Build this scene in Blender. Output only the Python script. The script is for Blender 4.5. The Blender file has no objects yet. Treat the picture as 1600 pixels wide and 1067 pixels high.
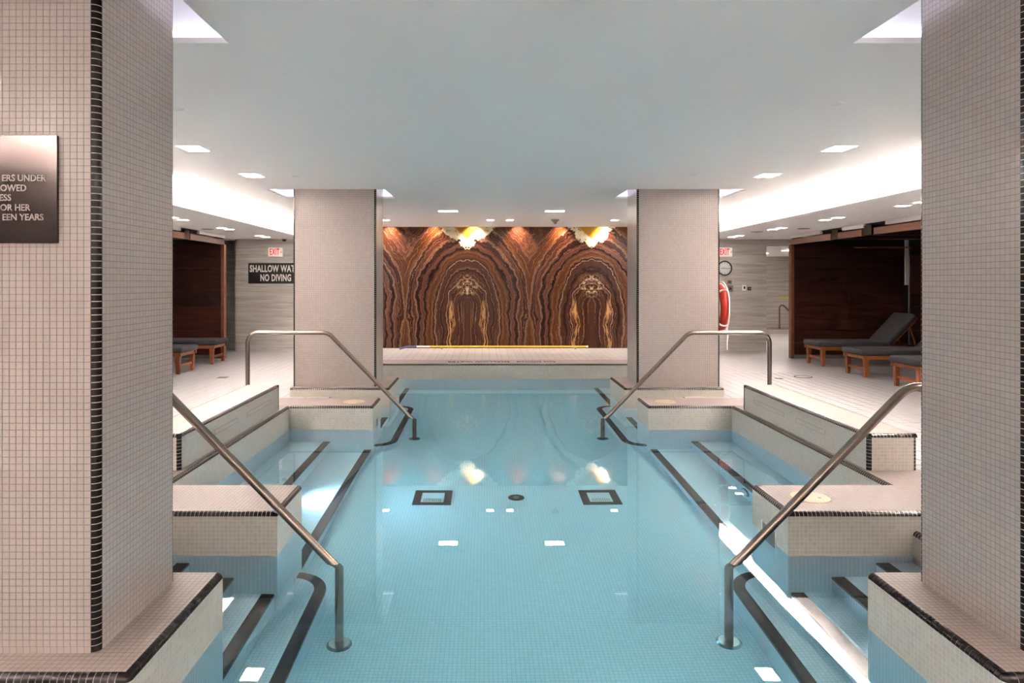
import bpy, bmesh, math, random
from mathutils import Vector, Matrix
random.seed(7)
PI = math.pi
scene = bpy.context.scene
COL = scene.collection

# ------------------------------------------------------------------ camera
CX, CZ = -0.29, 1.505
cam_d = bpy.data.cameras.new('camera')
cam_d.sensor_width = 36.0
cam_d.lens = 24.0
cam_d.shift_x = (800 - 757.5) / 1600
cam_d.shift_y = (441 - 533.5) / 1600
cam_d.clip_start = 0.05
cam = bpy.data.objects.new('camera', cam_d)
cam.location = (CX, 0, CZ)
cam.rotation_euler = (PI / 2, 0, 0)
COL.objects.link(cam)
scene.camera = cam

# ------------------------------------------------------------------ world, exposure, light levels
w = bpy.data.worlds.new('world')
scene.world = w
w.use_nodes = True
w.node_tree.nodes['Background'].inputs[0].default_value = (0.9, 0.92, 1.0, 1)
w.node_tree.nodes['Background'].inputs[1].default_value = 0.02
scene.view_settings.view_transform = 'Standard'
scene.view_settings.look = 'None'
scene.view_settings.gamma = 1.0
scene.view_settings.use_curve_mapping = False
scene.view_settings.exposure = 0.34
scene.cycles.use_denoising = True
scene.cycles.use_adaptive_sampling = True
scene.cycles.adaptive_threshold = 0.03
scene.cycles.adaptive_min_samples = 12
scene.cycles.max_bounces = 9
scene.cycles.diffuse_bounces = 5
scene.cycles.glossy_bounces = 4
scene.cycles.transmission_bounces = 6
scene.cycles.use_light_tree = False
scene.cycles.caustics_refractive = True
scene.cycles.caustics_reflective = False
scene.cycles.sample_clamp_indirect = 0.0
scene.cycles.blur_glossy = 0.5
L_COVE, L_RECESS, L_RECT, L_SMALL, L_SOFFIT = 165.0, 2.6, 115.0, 60.0, 115.0
W_SPOT, W_POOL = 125.0, 80.0
C_WARM, C_WHITE, C_COOL = (1.0, 0.83, 0.70), (1.0, 0.93, 0.90), (0.80, 0.80, 1.0)

# ------------------------------------------------------------------ node helpers
class NT:
    def __init__(s, mat):
        s.nt = mat.node_tree
    def n(s, t, **kw):
        nd = s.nt.nodes.new(t)
        for k, v in kw.items():
            setattr(nd, k, v)
        return nd
    def link(s, a, b):
        s.nt.links.new(a, b)
    def inp(s, sock, v):
        if hasattr(v, 'is_linked'):
            s.link(v, sock)
        else:
            sock.default_value = v
    def m(s, op, a, b=None, c=None, clamp=False):
        nd = s.n('ShaderNodeMath', operation=op)
        nd.use_clamp = clamp
        s.inp(nd.inputs[0], a)
        if b is not None: s.inp(nd.inputs[1], b)
        if c is not None: s.inp(nd.inputs[2], c)
        return nd.outputs[0]
    def mix(s, f, a, b, blend='MIX'):
        nd = s.n('ShaderNodeMix', data_type='RGBA', blend_type=blend)
        s.inp(nd.inputs['Factor'], f)
        for nm, v in (('A', a), ('B', b)):
            sk = [i for i in nd.inputs if i.name == nm and i.type == 'RGBA'][0]
            s.inp(sk, v if hasattr(v, 'is_linked') else (*v, 1.0) if len(v) == 3 else v)
        return [o for o in nd.outputs if o.type == 'RGBA'][0]
    def ramp(s, f, stops, interp='LINEAR'):
        nd = s.n('ShaderNodeValToRGB')
        cr = nd.color_ramp
        cr.interpolation = interp
        while len(cr.elements) < len(stops):
            cr.elements.new(0.5)
        for e, (p, c) in zip(cr.elements, stops):
            e.position = p
        for e, (p, c) in zip(cr.elements, stops):
            e.color = (*c, 1)
        s.inp(nd.inputs[0], f)
        return nd.outputs[0]
    def noise(s, vec, scale, detail=2.0, rough=0.5, out=0, dims='3D', w=None):
        nd = s.n('ShaderNodeTexNoise', noise_dimensions=dims)
        s.inp(nd.inputs['Vector'], vec)
        nd.inputs['Scale'].default_value = scale
        nd.inputs['Detail'].default_value = detail
        nd.inputs['Roughness'].default_value = rough
        if w is not None: s.inp(nd.inputs['W'], w)
        return nd.outputs[out]
    def comb(s, x, y, z):
        nd = s.n('ShaderNodeCombineXYZ')
        for i, v in enumerate((x, y, z)): s.inp(nd.inputs[i], v)
        return nd.outputs[0]
    def sep(s, v):
        nd = s.n('ShaderNodeSeparateXYZ')
        s.inp(nd.inputs[0], v)
        return nd.outputs
    def sstep(s, v, a, b):
        nd = s.n('ShaderNodeMapRange', interpolation_type='SMOOTHSTEP')
        s.inp(nd.inputs[0], v)
        s.inp(nd.inputs[1], a); s.inp(nd.inputs[2], b)
        return nd.outputs[0]

def new_mat(name):
    m = bpy.data.materials.new(name)
    m.use_nodes = True
    b = m.node_tree.nodes['Principled BSDF']
    return m, NT(m), b

def plain(name, col, rough=0.5, metal=0.0, spec=0.5, bump=None, coat=0.0):
    m, t, b = new_mat(name)
    b.inputs['Base Color'].default_value = (*col, 1)
    b.inputs['Roughness'].default_value = rough
    b.inputs['Metallic'].default_value = metal
    b.inputs['Specular IOR Level'].default_value = spec
    if coat: b.inputs['Coat Weight'].default_value = coat
    if bump:
        sc, st = bump
        g = t.n('ShaderNodeNewGeometry')
        bn = t.n('ShaderNodeBump')
        bn.inputs['Strength'].default_value = st
        bn.inputs['Distance'].default_value = 0.01
        t.link(t.noise(g.outputs['Position'], sc, 3), bn.inputs['Height'])
        t.link(bn.outputs[0], b.inputs['Normal'])
    return m

def emit(name, col, strength, base=(0.8, 0.8, 0.8)):
    m, t, b = new_mat(name)
    b.inputs['Base Color'].default_value = (*base, 1)
    b.inputs['Emission Color'].default_value = (*col, 1)
    b.inputs['Emission Strength'].default_value = strength
    return m

T = 0.0254
def tile_mat(name, tile, grout, pitch=T, gw=0.0028, off=(1.767, 2.41, 0.088), vary=0.10, rough=0.3,
             bump=0.35, axes='xyz', use_normal=True, stain=0.0, stain_col=(0.5, 0.4, 0.28), spec=0.5):
    m, t, b = new_mat(name)
    g = t.n('ShaderNodeNewGeometry')
    P = t.sep(g.outputs['Position'])
    Nn = t.sep(g.outputs['True Normal'])
    cs = [t.m('ABSOLUTE', P[0]), P[1], P[2]]
    line = None
    cells = []
    for i, a in enumerate('xyz'):
        q = t.m('DIVIDE', t.m('SUBTRACT', cs[i], off[i]), pitch)
        cells.append(t.m('FLOOR', q))
        if a not in axes: continue
        l = t.m('GREATER_THAN', t.m('ABSOLUTE', t.m('SUBTRACT', t.m('FRACT', q), 0.5)), 0.5 - gw / pitch / 2)
        if use_normal:
            l = t.m('MULTIPLY', l, t.m('LESS_THAN', t.m('ABSOLUTE', Nn[i]), 0.7))
        line = l if line is None else t.m('MAXIMUM', line, l)
    wn = t.n('ShaderNodeTexWhiteNoise')
    t.link(t.comb(*[t.m('MULTIPLY', c, 1 if a in axes else 0) for c, a in zip(cells, 'xyz')]), wn.inputs['Vector'])
    f = t.m('MULTIPLY_ADD', wn.outputs[0], vary, 1 - vary / 2)
    vm = t.n('ShaderNodeVectorMath', operation='SCALE')
    vm.inputs[0].default_value = tile
    t.link(f, vm.inputs['Scale'])
    base = vm.outputs[0]
    if stain:
        nz = t.noise(g.outputs['Position'], 2.2, 4, 0.6)
        base = t.mix(t.m('MULTIPLY', t.sstep(nz, 0.52, 0.75), stain), base, stain_col)
    t.link(t.mix(line, base, grout), b.inputs['Base Color'])
    t.link(t.m('MULTIPLY_ADD', line, 0.8 - rough, rough), b.inputs['Roughness'])
    b.inputs['Specular IOR Level'].default_value = spec
    if bump:
        bn = t.n('ShaderNodeBump')
        bn.inputs['Strength'].default_value = bump
        bn.inputs['Distance'].default_value = 0.0015
        t.link(t.m('SUBTRACT', 1.0, line), bn.inputs['Height'])
        t.link(bn.outputs[0], b.inputs['Normal'])
    return m

M = {}
M['col_tile'] = tile_mat('column mosaic', (0.415, 0.355, 0.333), (0.245, 0.19, 0.165), gw=0.0023)
M['top_tile'] = tile_mat('ledge top mosaic', (0.345, 0.287, 0.267), (0.20, 0.14, 0.12), gw=0.0024, rough=0.5, stain=0.25, stain_col=(0.62, 0.5, 0.38))
M['wall_tile'] = tile_mat('pool wall mosaic', (0.52, 0.475, 0.42), (0.66, 0.61, 0.545), vary=0.14, stain=0.25, stain_col=(0.55, 0.42, 0.28))
M['pool_tile'] = tile_mat('submerged mosaic', (0.68, 0.81, 0.90), (0.48, 0.61, 0.70), vary=0.06, bump=0.2)
M['deck'] = tile_mat('deck tile', (0.455, 0.435, 0.44), (0.27, 0.24, 0.235), pitch=0.152, gw=0.006, off=(2.93, 0, 0.0), vary=0.05, rough=0.42, spec=0.35)
M['deck_tile'] = plain('deck tile plate', (0.455, 0.435, 0.44), 0.42, spec=0.35)
M['tile_plate'] = plain('mosaic plate', (0.415, 0.355, 0.333), 0.3)
M['black'] = plain('black ceramic', (0.018, 0.012, 0.011), 0.25, spec=0.3)
M['black_flat'] = tile_mat('black nosing', (0.022, 0.018, 0.022), (0.06, 0.05, 0.06), gw=0.002, rough=0.35)
GR = (0.52, 0.45, 0.39)
M['trim_x'] = tile_mat('black trim x', (0.022, 0.015, 0.014), GR, gw=0.0025, axes='x', use_normal=False, rough=0.22, bump=0.2)
M['trim_y'] = tile_mat('black trim y', (0.022, 0.015, 0.014), GR, gw=0.0025, axes='y', use_normal=False, rough=0.22, bump=0.2)
M['trim_z'] = tile_mat('black trim z', (0.022, 0.015, 0.014), GR, gw=0.0025, axes='z', use_normal=False, rough=0.22, bump=0.2)
M['grout'] = plain('light grout', GR, 0.8)
M['paint'] = plain('white ceiling paint', (0.93, 0.92, 0.91), 0.75, spec=0.2)
M['plaster'] = plain('white wall paint', (0.80, 0.77, 0.75), 0.7, spec=0.2)
M['bench_top'] = plain('bench top stone', (0.40, 0.36, 0.32), 0.5, bump=(60, 0.05))
M['steel'] = plain('brushed steel', (0.30, 0.245, 0.21), 0.27, 1.0, bump=(220, 0.04))
M['chrome'] = plain('polished steel', (0.42, 0.40, 0.39), 0.2, 1.0)
M['cushion'] = plain('charcoal cushion fabric', (0.060, 0.055, 0.062), 0.9, bump=(180, 0.25))
M['white_plastic'] = plain('white plastic', (0.82, 0.81, 0.78), 0.35)
M['lid'] = plain('aged cream plastic', (0.52, 0.42, 0.28), 0.5)
M['dark_plastic'] = plain('dark plastic', (0.03, 0.028, 0.028), 0.4)
M['grey_plastic'] = plain('grey plastic', (0.22, 0.20, 0.19), 0.4)
M['red'] = plain('red ring shell', (0.46, 0.018, 0.006), 0.35)
M['rope'] = plain('white rope', (0.85, 0.82, 0.78), 0.8)
M['yellow'] = plain('yellow pole', (0.80, 0.50, 0.03), 0.35)
M['blue'] = plain('blue pole', (0.05, 0.06, 0.24), 0.35)
M['sign_black'] = plain('black sign', (0.022, 0.017, 0.014), 0.35)
M['sign_white'] = plain('white lettering', (0.78, 0.75, 0.70), 0.5)
M['exit_white'] = emit('lit exit face', (1.0, 0.90, 0.85), 0.25, (0.6, 0.57, 0.55))
M['exit_red'] = emit('lit exit letters', (1.0, 0.04, 0.02), 0.45, (0.5, 0.01, 0.01))
M['plaque'] = plain('brushed plaque', (0.115, 0.09, 0.085), 0.12, 0.85)
M['plaque_text'] = plain('plaque lettering', (0.34, 0.28, 0.265), 0.6)
M['clock_face'] = plain('clock face', (0.72, 0.71, 0.72), 0.4)
M['tape'] = plain('yellow tape', (0.72, 0.66, 0.10), 0.5)
M['led_glow'] = plain('painted LED glow strip', (0.55, 0.20, 0.09), 0.4)  # orange LED glow painted as plain colour, no emission
M['vent'] = plain('grille grey', (0.30, 0.27, 0.25), 0.6)
M['drain_glass'] = plain('pale drain grate', (0.70, 0.78, 0.84), 0.3)
M['drain_dark'] = plain('dark drain', (0.012, 0.010, 0.016), 0.4)
M['e_cove'] = emit('cove tube', (1.0, 0.895, 0.845), L_COVE)
M['e_recess'] = emit('recess tube', C_COOL, L_RECESS)
M['e_rect'] = emit('downlight lens', (1.0, 0.87, 0.76), L_RECT)
M['e_small'] = emit('small lens', (1.0, 0.92, 0.84), L_SMALL)
M['e_soffit'] = emit('soffit lens', (1.0, 0.90, 0.82), L_SOFFIT)
M['lamp_glass'] = emit('pool lamp glass', (0.75, 0.85, 1.0), 3.0)

def wood_mat(name, c1, c2, axis, rough=0.35, sc=1.0):
    m, t, b = new_mat(name)
    g = t.n('ShaderNodeNewGeometry')
    P = t.sep(g.outputs['Position'])
    k = {'x': (1.2, 16, 16), 'y': (16, 1.2, 16), 'z': (16, 16, 1.2)}[axis]
    oi = t.n('ShaderNodeObjectInfo')
    v = t.comb(*[t.m('ADD', t.m('MULTIPLY', P[i], k[i] * sc), t.m('MULTIPLY', oi.outputs['Random'], 30.0)) for i in range(3)])
    n1 = t.noise(v, 1.0, 5, 0.6)
    c = t.ramp(n1, [(0.25, c1), (0.75, c2)])
    f = t.m('MULTIPLY_ADD', oi.outputs['Random'], 0.7, 0.65)
    vm = t.n('ShaderNodeVectorMath', operation='SCALE')
    t.link(c, vm.inputs[0]); t.link(f, vm.inputs['Scale'])
    t.link(vm.outputs[0], b.inputs['Base Color'])
    b.inputs['Roughness'].default_value = rough
    return m
M['plank_x'] = wood_mat('dark walnut plank', (0.024, 0.004, 0.002), (0.080, 0.016, 0.005), 'x', 0.5)
M['plank_y'] = wood_mat('dark walnut plank y', (0.024, 0.004, 0.002), (0.080, 0.016, 0.005), 'y', 0.5)
M['beam'] = wood_mat('mid walnut beam', (0.15, 0.050, 0.024), (0.25, 0.095, 0.048), 'y', 0.4)
M['lounger_wood'] = wood_mat('oiled teak', (0.20, 0.055, 0.016), (0.36, 0.115, 0.036), 'x', 0.4)

def stone_mat(name):
    m, t, b = new_mat(name)
    g = t.n('ShaderNodeNewGeometry')
    P = t.sep(g.outputs['Position'])
    xy = t.m('ADD', P[0], P[1])
    v = t.comb(t.m('MULTIPLY', xy, 0.9), 0.0, t.m('MULTIPLY', P[2], 15.0))
    a = t.noise(v, 1.0, 5, 0.62)
    v2 = t.comb(t.m('MULTIPLY', xy, 2.2), 3.0, t.m('MULTIPLY', P[2], 60.0))
    c = t.noise(v2, 1.0, 3, 0.6)
    f = t.m('ADD', t.m('MULTIPLY', a, 0.75), t.m('MULTIPLY', c, 0.25))
    t.link(t.ramp(f, [(0.30, (0.30, 0.255, 0.23)), (0.45, (0.47, 0.425, 0.39)), (0.58, (0.58, 0.535, 0.50)), (0.72, (0.70, 0.65, 0.61))]), b.inputs['Base Color'])
    b.inputs['Roughness'].default_value = 0.38
    return m
M['stone'] = stone_mat('striated grey stone')

def onyx_mat():
    m, t, b = new_mat('bookmatched brown onyx')
    uv = t.n('ShaderNodeUVMap').outputs[0]
    oi = t.n('ShaderNodeObjectInfo')
    S = t.sep(uv)
    s0, t0 = S[0], S[1]
    idx = oi.outputs['Object Index']
    v3 = t.comb(s0, t0, 0.0)
    v3i = t.comb(s0, t0, t.m('MULTIPLY', idx, 3.7))
    w1 = t.n('ShaderNodeSeparateColor')
    t.link(t.noise(v3, 2.0, 2, 0.5, out=1), w1.inputs[0])
    w2 = t.n('ShaderNodeSeparateColor')
    t.link(t.noise(v3i, 9.0, 4, 0.65, out=1), w2.inputs[0])
    edge = t.m('MULTIPLY', t.sstep(s0, 0.0, 0.25), 1.0)
    ds = t.m('ADD', t.m('MULTIPLY', t.m('SUBTRACT', w1.outputs[0], 0.5), 0.26),
             t.m('MULTIPLY', t.m('SUBTRACT', w2.outputs[0], 0.5), 0.075))
    s = t.m('ADD', s0, t.m('MULTIPLY', ds, edge))
    dt = t.m('ADD', t.m('MULTIPLY', t.m('SUBTRACT', w1.outputs[1], 0.5), 0.35),
             t.m('MULTIPLY', t.m('SUBTRACT', w2.outputs[1], 0.5), 0.16))
    tt = t.m('ADD', t0, dt)
    up = t.m('MAXIMUM', t.m('SUBTRACT', tt, 1.0), 0.0)
    # below the shoulders the bands draw in, above they close into arches
    F = t.m('SQRT', t.m('ADD', t.m('POWER', t.m('MAXIMUM', s, 0.0), 2.0), t.m('POWER', t.m('MULTIPLY', up, 0.76), 2.0)))
    F = t.m('ADD', F, t.m('MULTIPLY', t.m('MAXIMUM', t.m('SUBTRACT', 0.75, tt), 0.0), t.m('MULTIPLY', t.sstep(s0, 0.9, 1.4), 0.14)))
    D, K, B, O, PK, V = (0.040, 0.010, 0.006), (0.014, 0.004, 0.004), (0.100, 0.029, 0.012), (0.150, 0.045, 0.010), (0.150, 0.050, 0.030), (0.46, 0.27, 0.17)
    st = [(0.0, B), (0.16, D), (0.27, B), (0.36, D), (0.435, B), (0.445, V), (0.46, D), (0.52, B), (0.58, K), (0.66, B),
          (0.71, D), (0.72, V), (0.735, K), (0.80, O), (0.90, B), (0.94, O), (0.96, K), (1.00, K), (1.015, PK), (1.08, PK),
          (1.10, K), (1.17, D), (1.185, V), (1.20, B), (1.26, PK), (1.285, K), (1.36, B), (1.372, V), (1.39, O), (1.56, B), (1.62, PK), (1.9, B)]
    c = t.ramp(t.m('DIVIDE', F, 2.0), [(p / 2.0, q) for p, q in st])
    fine = t.m('SINE', t.m('ADD', t.m('MULTIPLY', F, 130.0), t.m('MULTIPLY', w2.outputs[2], 9.0)))
    c = t.mix(t.m('MULTIPLY_ADD', fine, 0.30, 0.30), c, (0.030, 0.008, 0.005))
    f2 = t.noise(t.comb(t.m('MULTIPLY', F, 26.0), t.m('MULTIPLY', tt, 0.8), idx), 1.0, 3, 0.6)
    c = t.mix(t.m('MULTIPLY', t.sstep(f2, 0.56, 0.70), 0.6), c, (0.30, 0.13, 0.075))
    vn = t.m('SINE', t.m('ADD', t.m('MULTIPLY', F, 62.0), t.m('MULTIPLY', w2.outputs[2], 5.0)))
    c = t.mix(t.m('MULTIPLY', t.sstep(vn, 0.90, 1.0), t.m('MULTIPLY', t.sstep(f2, 0.42, 0.55), 0.7)), c, (0.33, 0.15, 0.075))
    ov = t.m('MULTIPLY', t.sstep(s0, 0.85, 1.4), t.sstep(t0, 1.5, 2.4))
    c = t.mix(t.m('MULTIPLY', ov, t.m('MULTIPLY', t.sstep(n4 := t.noise(v3i, 11.0, 4, 0.7), 0.5, 0.62), 0.5)), c, (0.28, 0.10, 0.02))
    c = t.mix(0.16, c, (0.02, 0.004, 0.002))
    # golden flanks of the inner figure
    n3 = t.noise(v3i, 7.0, 4, 0.6)
    cen = t.m('ADD', 0.37, t.m('MULTIPLY', t.m('SINE', t.m('MULTIPLY_ADD', t0, 5.0, idx)), 0.035))
    fl = t.m('SUBTRACT', 1.0, t.sstep(t.m('ABSOLUTE', t.m('SUBTRACT', s, cen)), 0.03, 0.075))
    fl = t.m('MULTIPLY', fl, t.m('SUBTRACT', 1.0, t.sstep(tt, 1.0, 1.15)))
    fl = t.m('MULTIPLY', fl, t.sstep(t.noise(t.comb(t.m('MULTIPLY', s, 30.0), t.m('MULTIPLY', t0, 3.0), idx), 1.0, 3), 0.40, 0.60))
    c = t.mix(t.m('MULTIPLY', fl, 0.85), c, (0.52, 0.25, 0.085))
    # pale crystals under the inner arch
    r = t.m('ADD', t.m('POWER', t.m('DIVIDE', s0, 0.30), 2.0), t.m('POWER', t.m('DIVIDE', t.m('SUBTRACT', t0, 1.42), 0.30), 2.0))
    bl = t.m('MULTIPLY', t.m('SUBTRACT', 1.0, t.sstep(r, 0.1, 1.0)), t.sstep(t.noise(v3i, 15.0, 4, 0.7), 0.50, 0.62))
    c = t.mix(bl, c, (0.55, 0.36, 0.20))
    # cream shield at the crown with a gold heart
    sh = t.m('SUBTRACT', t.m('MULTIPLY', t.m('SUBTRACT', t.m('ADD', t0, t.m('MULTIPLY', t.m('SUBTRACT', t.noise(v3i, 4.0, 4, 0.7), 0.5), 0.75)), 2.30), 1.25), s0)
    sh = t.sstep(sh, -0.02, 0.03)
    cr = t.ramp(t.noise(v3i, 6.0, 5, 0.65), [(0.30, (0.52, 0.38, 0.16)), (0.48, (0.82, 0.72, 0.50)), (0.7, (0.88, 0.82, 0.68))])
    cr = t.mix(t.sstep(t.noise(v3i, 22.0, 3), 0.62, 0.68), cr, (0.10, 0.045, 0.02))
    gold = t.sstep(t.m('SUBTRACT', t.m('MULTIPLY', t.m('SUBTRACT', t0, 2.47), 1.1), s0), -0.02, 0.06)
    cr = t.mix(gold, cr, (0.55, 0.29, 0.03))
    c = t.mix(sh, c, cr)
    t.link(c, b.inputs['Base Color'])
    b.inputs['Roughness'].default_value = 0.25
    b.inputs['Specular IOR Level'].default_value = 0.35
    return m
M['onyx'] = onyx_mat()

def water_mat():
    m = bpy.data.materials.new('clear pool water')
    m.use_nodes = True
    t = NT(m)
    t.nt.nodes.clear()
    o = t.n('ShaderNodeOutputMaterial')
    g = t.n('ShaderNodeBsdfGlass')
    g.inputs['Color'].default_value = (1, 1, 1, 1)
    g.inputs['Roughness'].default_value = 0.0
    g.inputs['IOR'].default_value = 1.333
    geo = t.n('ShaderNodeNewGeometry')
    P = t.sep(geo.outputs['Position'])
    bn = t.n('ShaderNodeBump')
    bn.inputs['Strength'].default_value = 0.015
    bn.inputs['Distance'].default_value = 0.01
    t.link(t.noise(t.comb(t.m('MULTIPLY', P[0], 6.0), t.m('MULTIPLY', P[1], 1.8), 0.0), 1.0, 2), bn.inputs['Height'])
    t.link(bn.outputs[0], g.inputs['Normal'])
    t.link(g.outputs[0], o.inputs['Surface'])
    va = t.n('ShaderNodeVolumeAbsorption')
    va.inputs['Color'].default_value = (0.0, 0.85, 0.965, 1)
    va.inputs['Density'].default_value = 0.29
    t.link(va.outputs[0], o.inputs['Volume'])
    return m
M['water'] = water_mat()

# ------------------------------------------------------------------ mesh helpers
class MB:
    def __init__(s):
        s.v, s.f, s.uv = [], [], None
    def add(s, vs, fs):
        o = len(s.v)
        s.v += [tuple(p) for p in vs]
        s.f += [tuple(i + o for i in f) for f in fs]
        return s
    def box(s, x0, x1, y0, y1, z0, z1):
        x0, x1 = min(x0, x1), max(x0, x1)
        y0, y1 = min(y0, y1), max(y0, y1)
        return s.add([(x0, y0, z0), (x1, y0, z0), (x1, y1, z0), (x0, y1, z0), (x0, y0, z1), (x1, y0, z1), (x1, y1, z1), (x0, y1, z1)],
                     [(0, 3, 2, 1), (4, 5, 6, 7), (0, 1, 5, 4), (1, 2, 6, 5), (2, 3, 7, 6), (3, 0, 4, 7)])
    def hexa(s, pts):
        return s.add(pts, [(0, 3, 2, 1), (4, 5, 6, 7), (0, 1, 5, 4), (1, 2, 6, 5), (2, 3, 7, 6), (3, 0, 4, 7)])
    def prism(s, poly, z0, z1):
        n = len(poly)
        vs = [(x, y, z0) for x, y in poly] + [(x, y, z1) for x, y in poly]
        fs = [tuple(range(n))[::-1], tuple(range(n, 2 * n))] + [(i, (i + 1) % n, n + (i + 1) % n, n + i) for i in range(n)]
        return s.add(vs, fs)
    def tube(s, pts, r, n=12, closed=False):
        pts = [Vector(p) for p in pts]
        m = len(pts)
        rings = []
        up = None
        for i, p in enumerate(pts):
            if closed: d = pts[(i + 1) % m] - pts[i - 1]
            else: d = pts[min(i + 1, m - 1)] - pts[max(i - 1, 0)]
            d.normalize()
            if up is None:
                up = Vector((0, 0, 1)) if abs(d.z) < 0.9 else Vector((0, 1, 0))
            a = d.cross(up)
            if a.length < 1e-4: a = d.cross(Vector((1, 0, 0)))
            a.normalize()
            bb = a.cross(d).normalized()
            up = bb
            rr = r[i] if isinstance(r, (list, tuple)) else r
            rings.append([p + a * math.cos(2 * PI * k / n) * rr + bb * math.sin(2 * PI * k / n) * rr for k in range(n)])
        vs = [q for ring in rings for q in ring]
        fs = []
        for i in range(m if closed else m - 1):
            j = (i + 1) % m
            for k in range(n):
                fs.append((i * n + k, i * n + (k + 1) % n, j * n + (k + 1) % n, j * n + k))
        if not closed:
            fs += [tuple(range(n))[::-1], tuple(range((m - 1) * n, m * n))]
        return s.add(vs, fs)
    def disc(s, c, r, h, n=24, axis='z', r2=None):
        r2 = r if r2 is None else r2
        vs = []
        for rr, hh in ((r, 0.0), (r2, h)):
            for k in range(n):
                a = 2 * PI * k / n
                u, v = rr * math.cos(a), rr * math.sin(a)
                p = {'z': (u, v, hh), 'y': (u, hh, v), 'x': (hh, u, v)}[axis]
                vs.append((c[0] + p[0], c[1] + p[1], c[2] + p[2]))
        return s.add(vs, [tuple(range(n))[::-1], tuple(range(n, 2 * n))] + [(i, (i + 1) % n, n + (i + 1) % n, n + i) for i in range(n)])
    def qround(s, p0, p1, n1, n2, r, seg=5):
        p0, p1, n1, n2 = map(Vector, (p0, p1, n1, n2))
        vs = []
        for p in (p0, p1):
            c = p - n1 * r - n2 * r
            vs.append(c)
            for k in range(seg + 1):
                a = PI / 2 * k / seg
                vs.append(c + n1 * r * math.cos(a) + n2 * r * math.sin(a))
        m = seg + 2
        fs = [tuple(range(m)), tuple(range(m, 2 * m))[::-1]]
        for k in range(m):
            fs.append((k, (k + 1) % m, m + (k + 1) % m, m + k))
        return s.add(vs, fs)
    def mesh(s, name, mat, smooth=False):
        me = bpy.data.meshes.new(name)
        me.from_pydata(s.v, [], s.f)
        bm = bmesh.new()
        bm.from_mesh(me)
        bmesh.ops.recalc_face_normals(bm, faces=bm.faces)
        bm.to_mesh(me)
        bm.free()
        if mat: me.materials.append(M[mat] if isinstance(mat, str) else mat)
        if smooth:
            me.set_sharp_from_angle(angle=math.radians(38))
            for p in me.polygons: p.use_smooth = True
        return me
    def build(s, name, mat, parent=None, smooth=False):
        o = bpy.data.objects.new(name, s.mesh(name, mat, smooth))
        COL.objects.link(o)
        if parent: o.parent = parent
        return o

def rounded(x0, x1, y0, y1, z0, z1, r, seg=3):
    """bevelled box as an MB"""
    bm = bmesh.new()
    bmesh.ops.create_cube(bm, size=1.0)
    for v in bm.verts:
        v.co = ((x0 + x1) / 2 + v.co.x * abs(x1 - x0), (y0 + y1) / 2 + v.co.y * abs(y1 - y0), (z0 + z1) / 2 + v.co.z * abs(z1 - z0))
    bmesh.ops.bevel(bm, geom=bm.edges[:], offset=r, segments=seg, affect='EDGES', profile=0.5)
    mb = MB()
    bm.verts.index_update()
    mb.add([v.co for v in bm.verts], [[v.index for v in f.verts] for f in bm.faces])
    bm.free()
    return mb

def tag(o, label=None, cat=None, group=None, kind=None):
    if label: o['label'] = label
    if cat: o['category'] = cat
    if group: o['group'] = group
    if kind: o['kind'] = kind
    return o
def empty(name, loc=(0, 0, 0), rz=0.0):
    o = bpy.data.objects.new(name, None)
    o.empty_display_size = 0.1
    o.location = loc
    o.rotation_euler = (0, 0, rz)
    COL.objects.link(o)
    return o
def dup(root, loc=None, rz=None):
    r = root.copy(); COL.objects.link(r)
    if loc is not None: r.location = loc
    if rz is not None: r.rotation_euler = (0, 0, rz)
    for ch in list(root.children):
        c = ch.copy(); COL.objects.link(c); c.parent = r
        for g in list(ch.children):
            d = g.copy(); COL.objects.link(d); d.parent = c
    return r
def side(s): return 'left' if s < 0 else 'right'

def fillet(pts, radii, seg=8):
    pts = [Vector(p) for p in pts]
    out = [pts[0]]
    for i in range(1, len(pts) - 1):
        a, b, c = pts[i - 1], pts[i], pts[i + 1]
        d1, d2 = (a - b).normalized(), (c - b).normalized()
        ang = d1.angle(d2)
        L = radii[i - 1] / math.tan(ang / 2)
        p, q = b + d1 * L, b + d2 * L
        bis = (d1 + d2).normalized()
        cen = b + bis * (radii[i - 1] / math.sin(ang / 2))
        u, v = p - cen, q - cen
        th = u.angle(v)
        for k in range(seg + 1):
            f = k / seg
            out.append(cen + (u * math.sin((1 - f) * th) + v * math.sin(f * th)) / math.sin(th))
    out.append(pts[-1])
    return out

_dg = bpy.context.evaluated_depsgraph_get
def text_part(name, body, size, mat, parent, loc, rot, xscale=1.0, width=None, bold=0.0, align='CENTER', depth=0.002, spacing=1.0):
    cu = bpy.data.curves.new(name, 'FONT')
    cu.body = body
    cu.size = size
    cu.align_x = align
    cu.align_y = 'CENTER'
    cu.extrude = depth
    cu.offset = bold
    cu.space_character = spacing
    cu.resolution_u = 3
    tmp = bpy.data.objects.new(name + '_tmp', cu)
    COL.objects.link(tmp)
    bpy.context.view_layer.update()
    me = bpy.data.meshes.new_from_object(tmp.evaluated_get(_dg()))
    bpy.data.objects.remove(tmp)
    bpy.data.curves.remove(cu)
    me.materials.clear()
    me.materials.append(M[mat])
    o = bpy.data.objects.new(name, me)
    COL.objects.link(o)
    o.location = loc
    o.rotation_euler = rot
    if width:
        xs_ = [v.co.x for v in me.vertices]
        xscale = width / (max(xs_) - min(xs_))
    o.scale = (xscale, 1, 1)
    if parent: o.parent = parent
    return o

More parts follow.
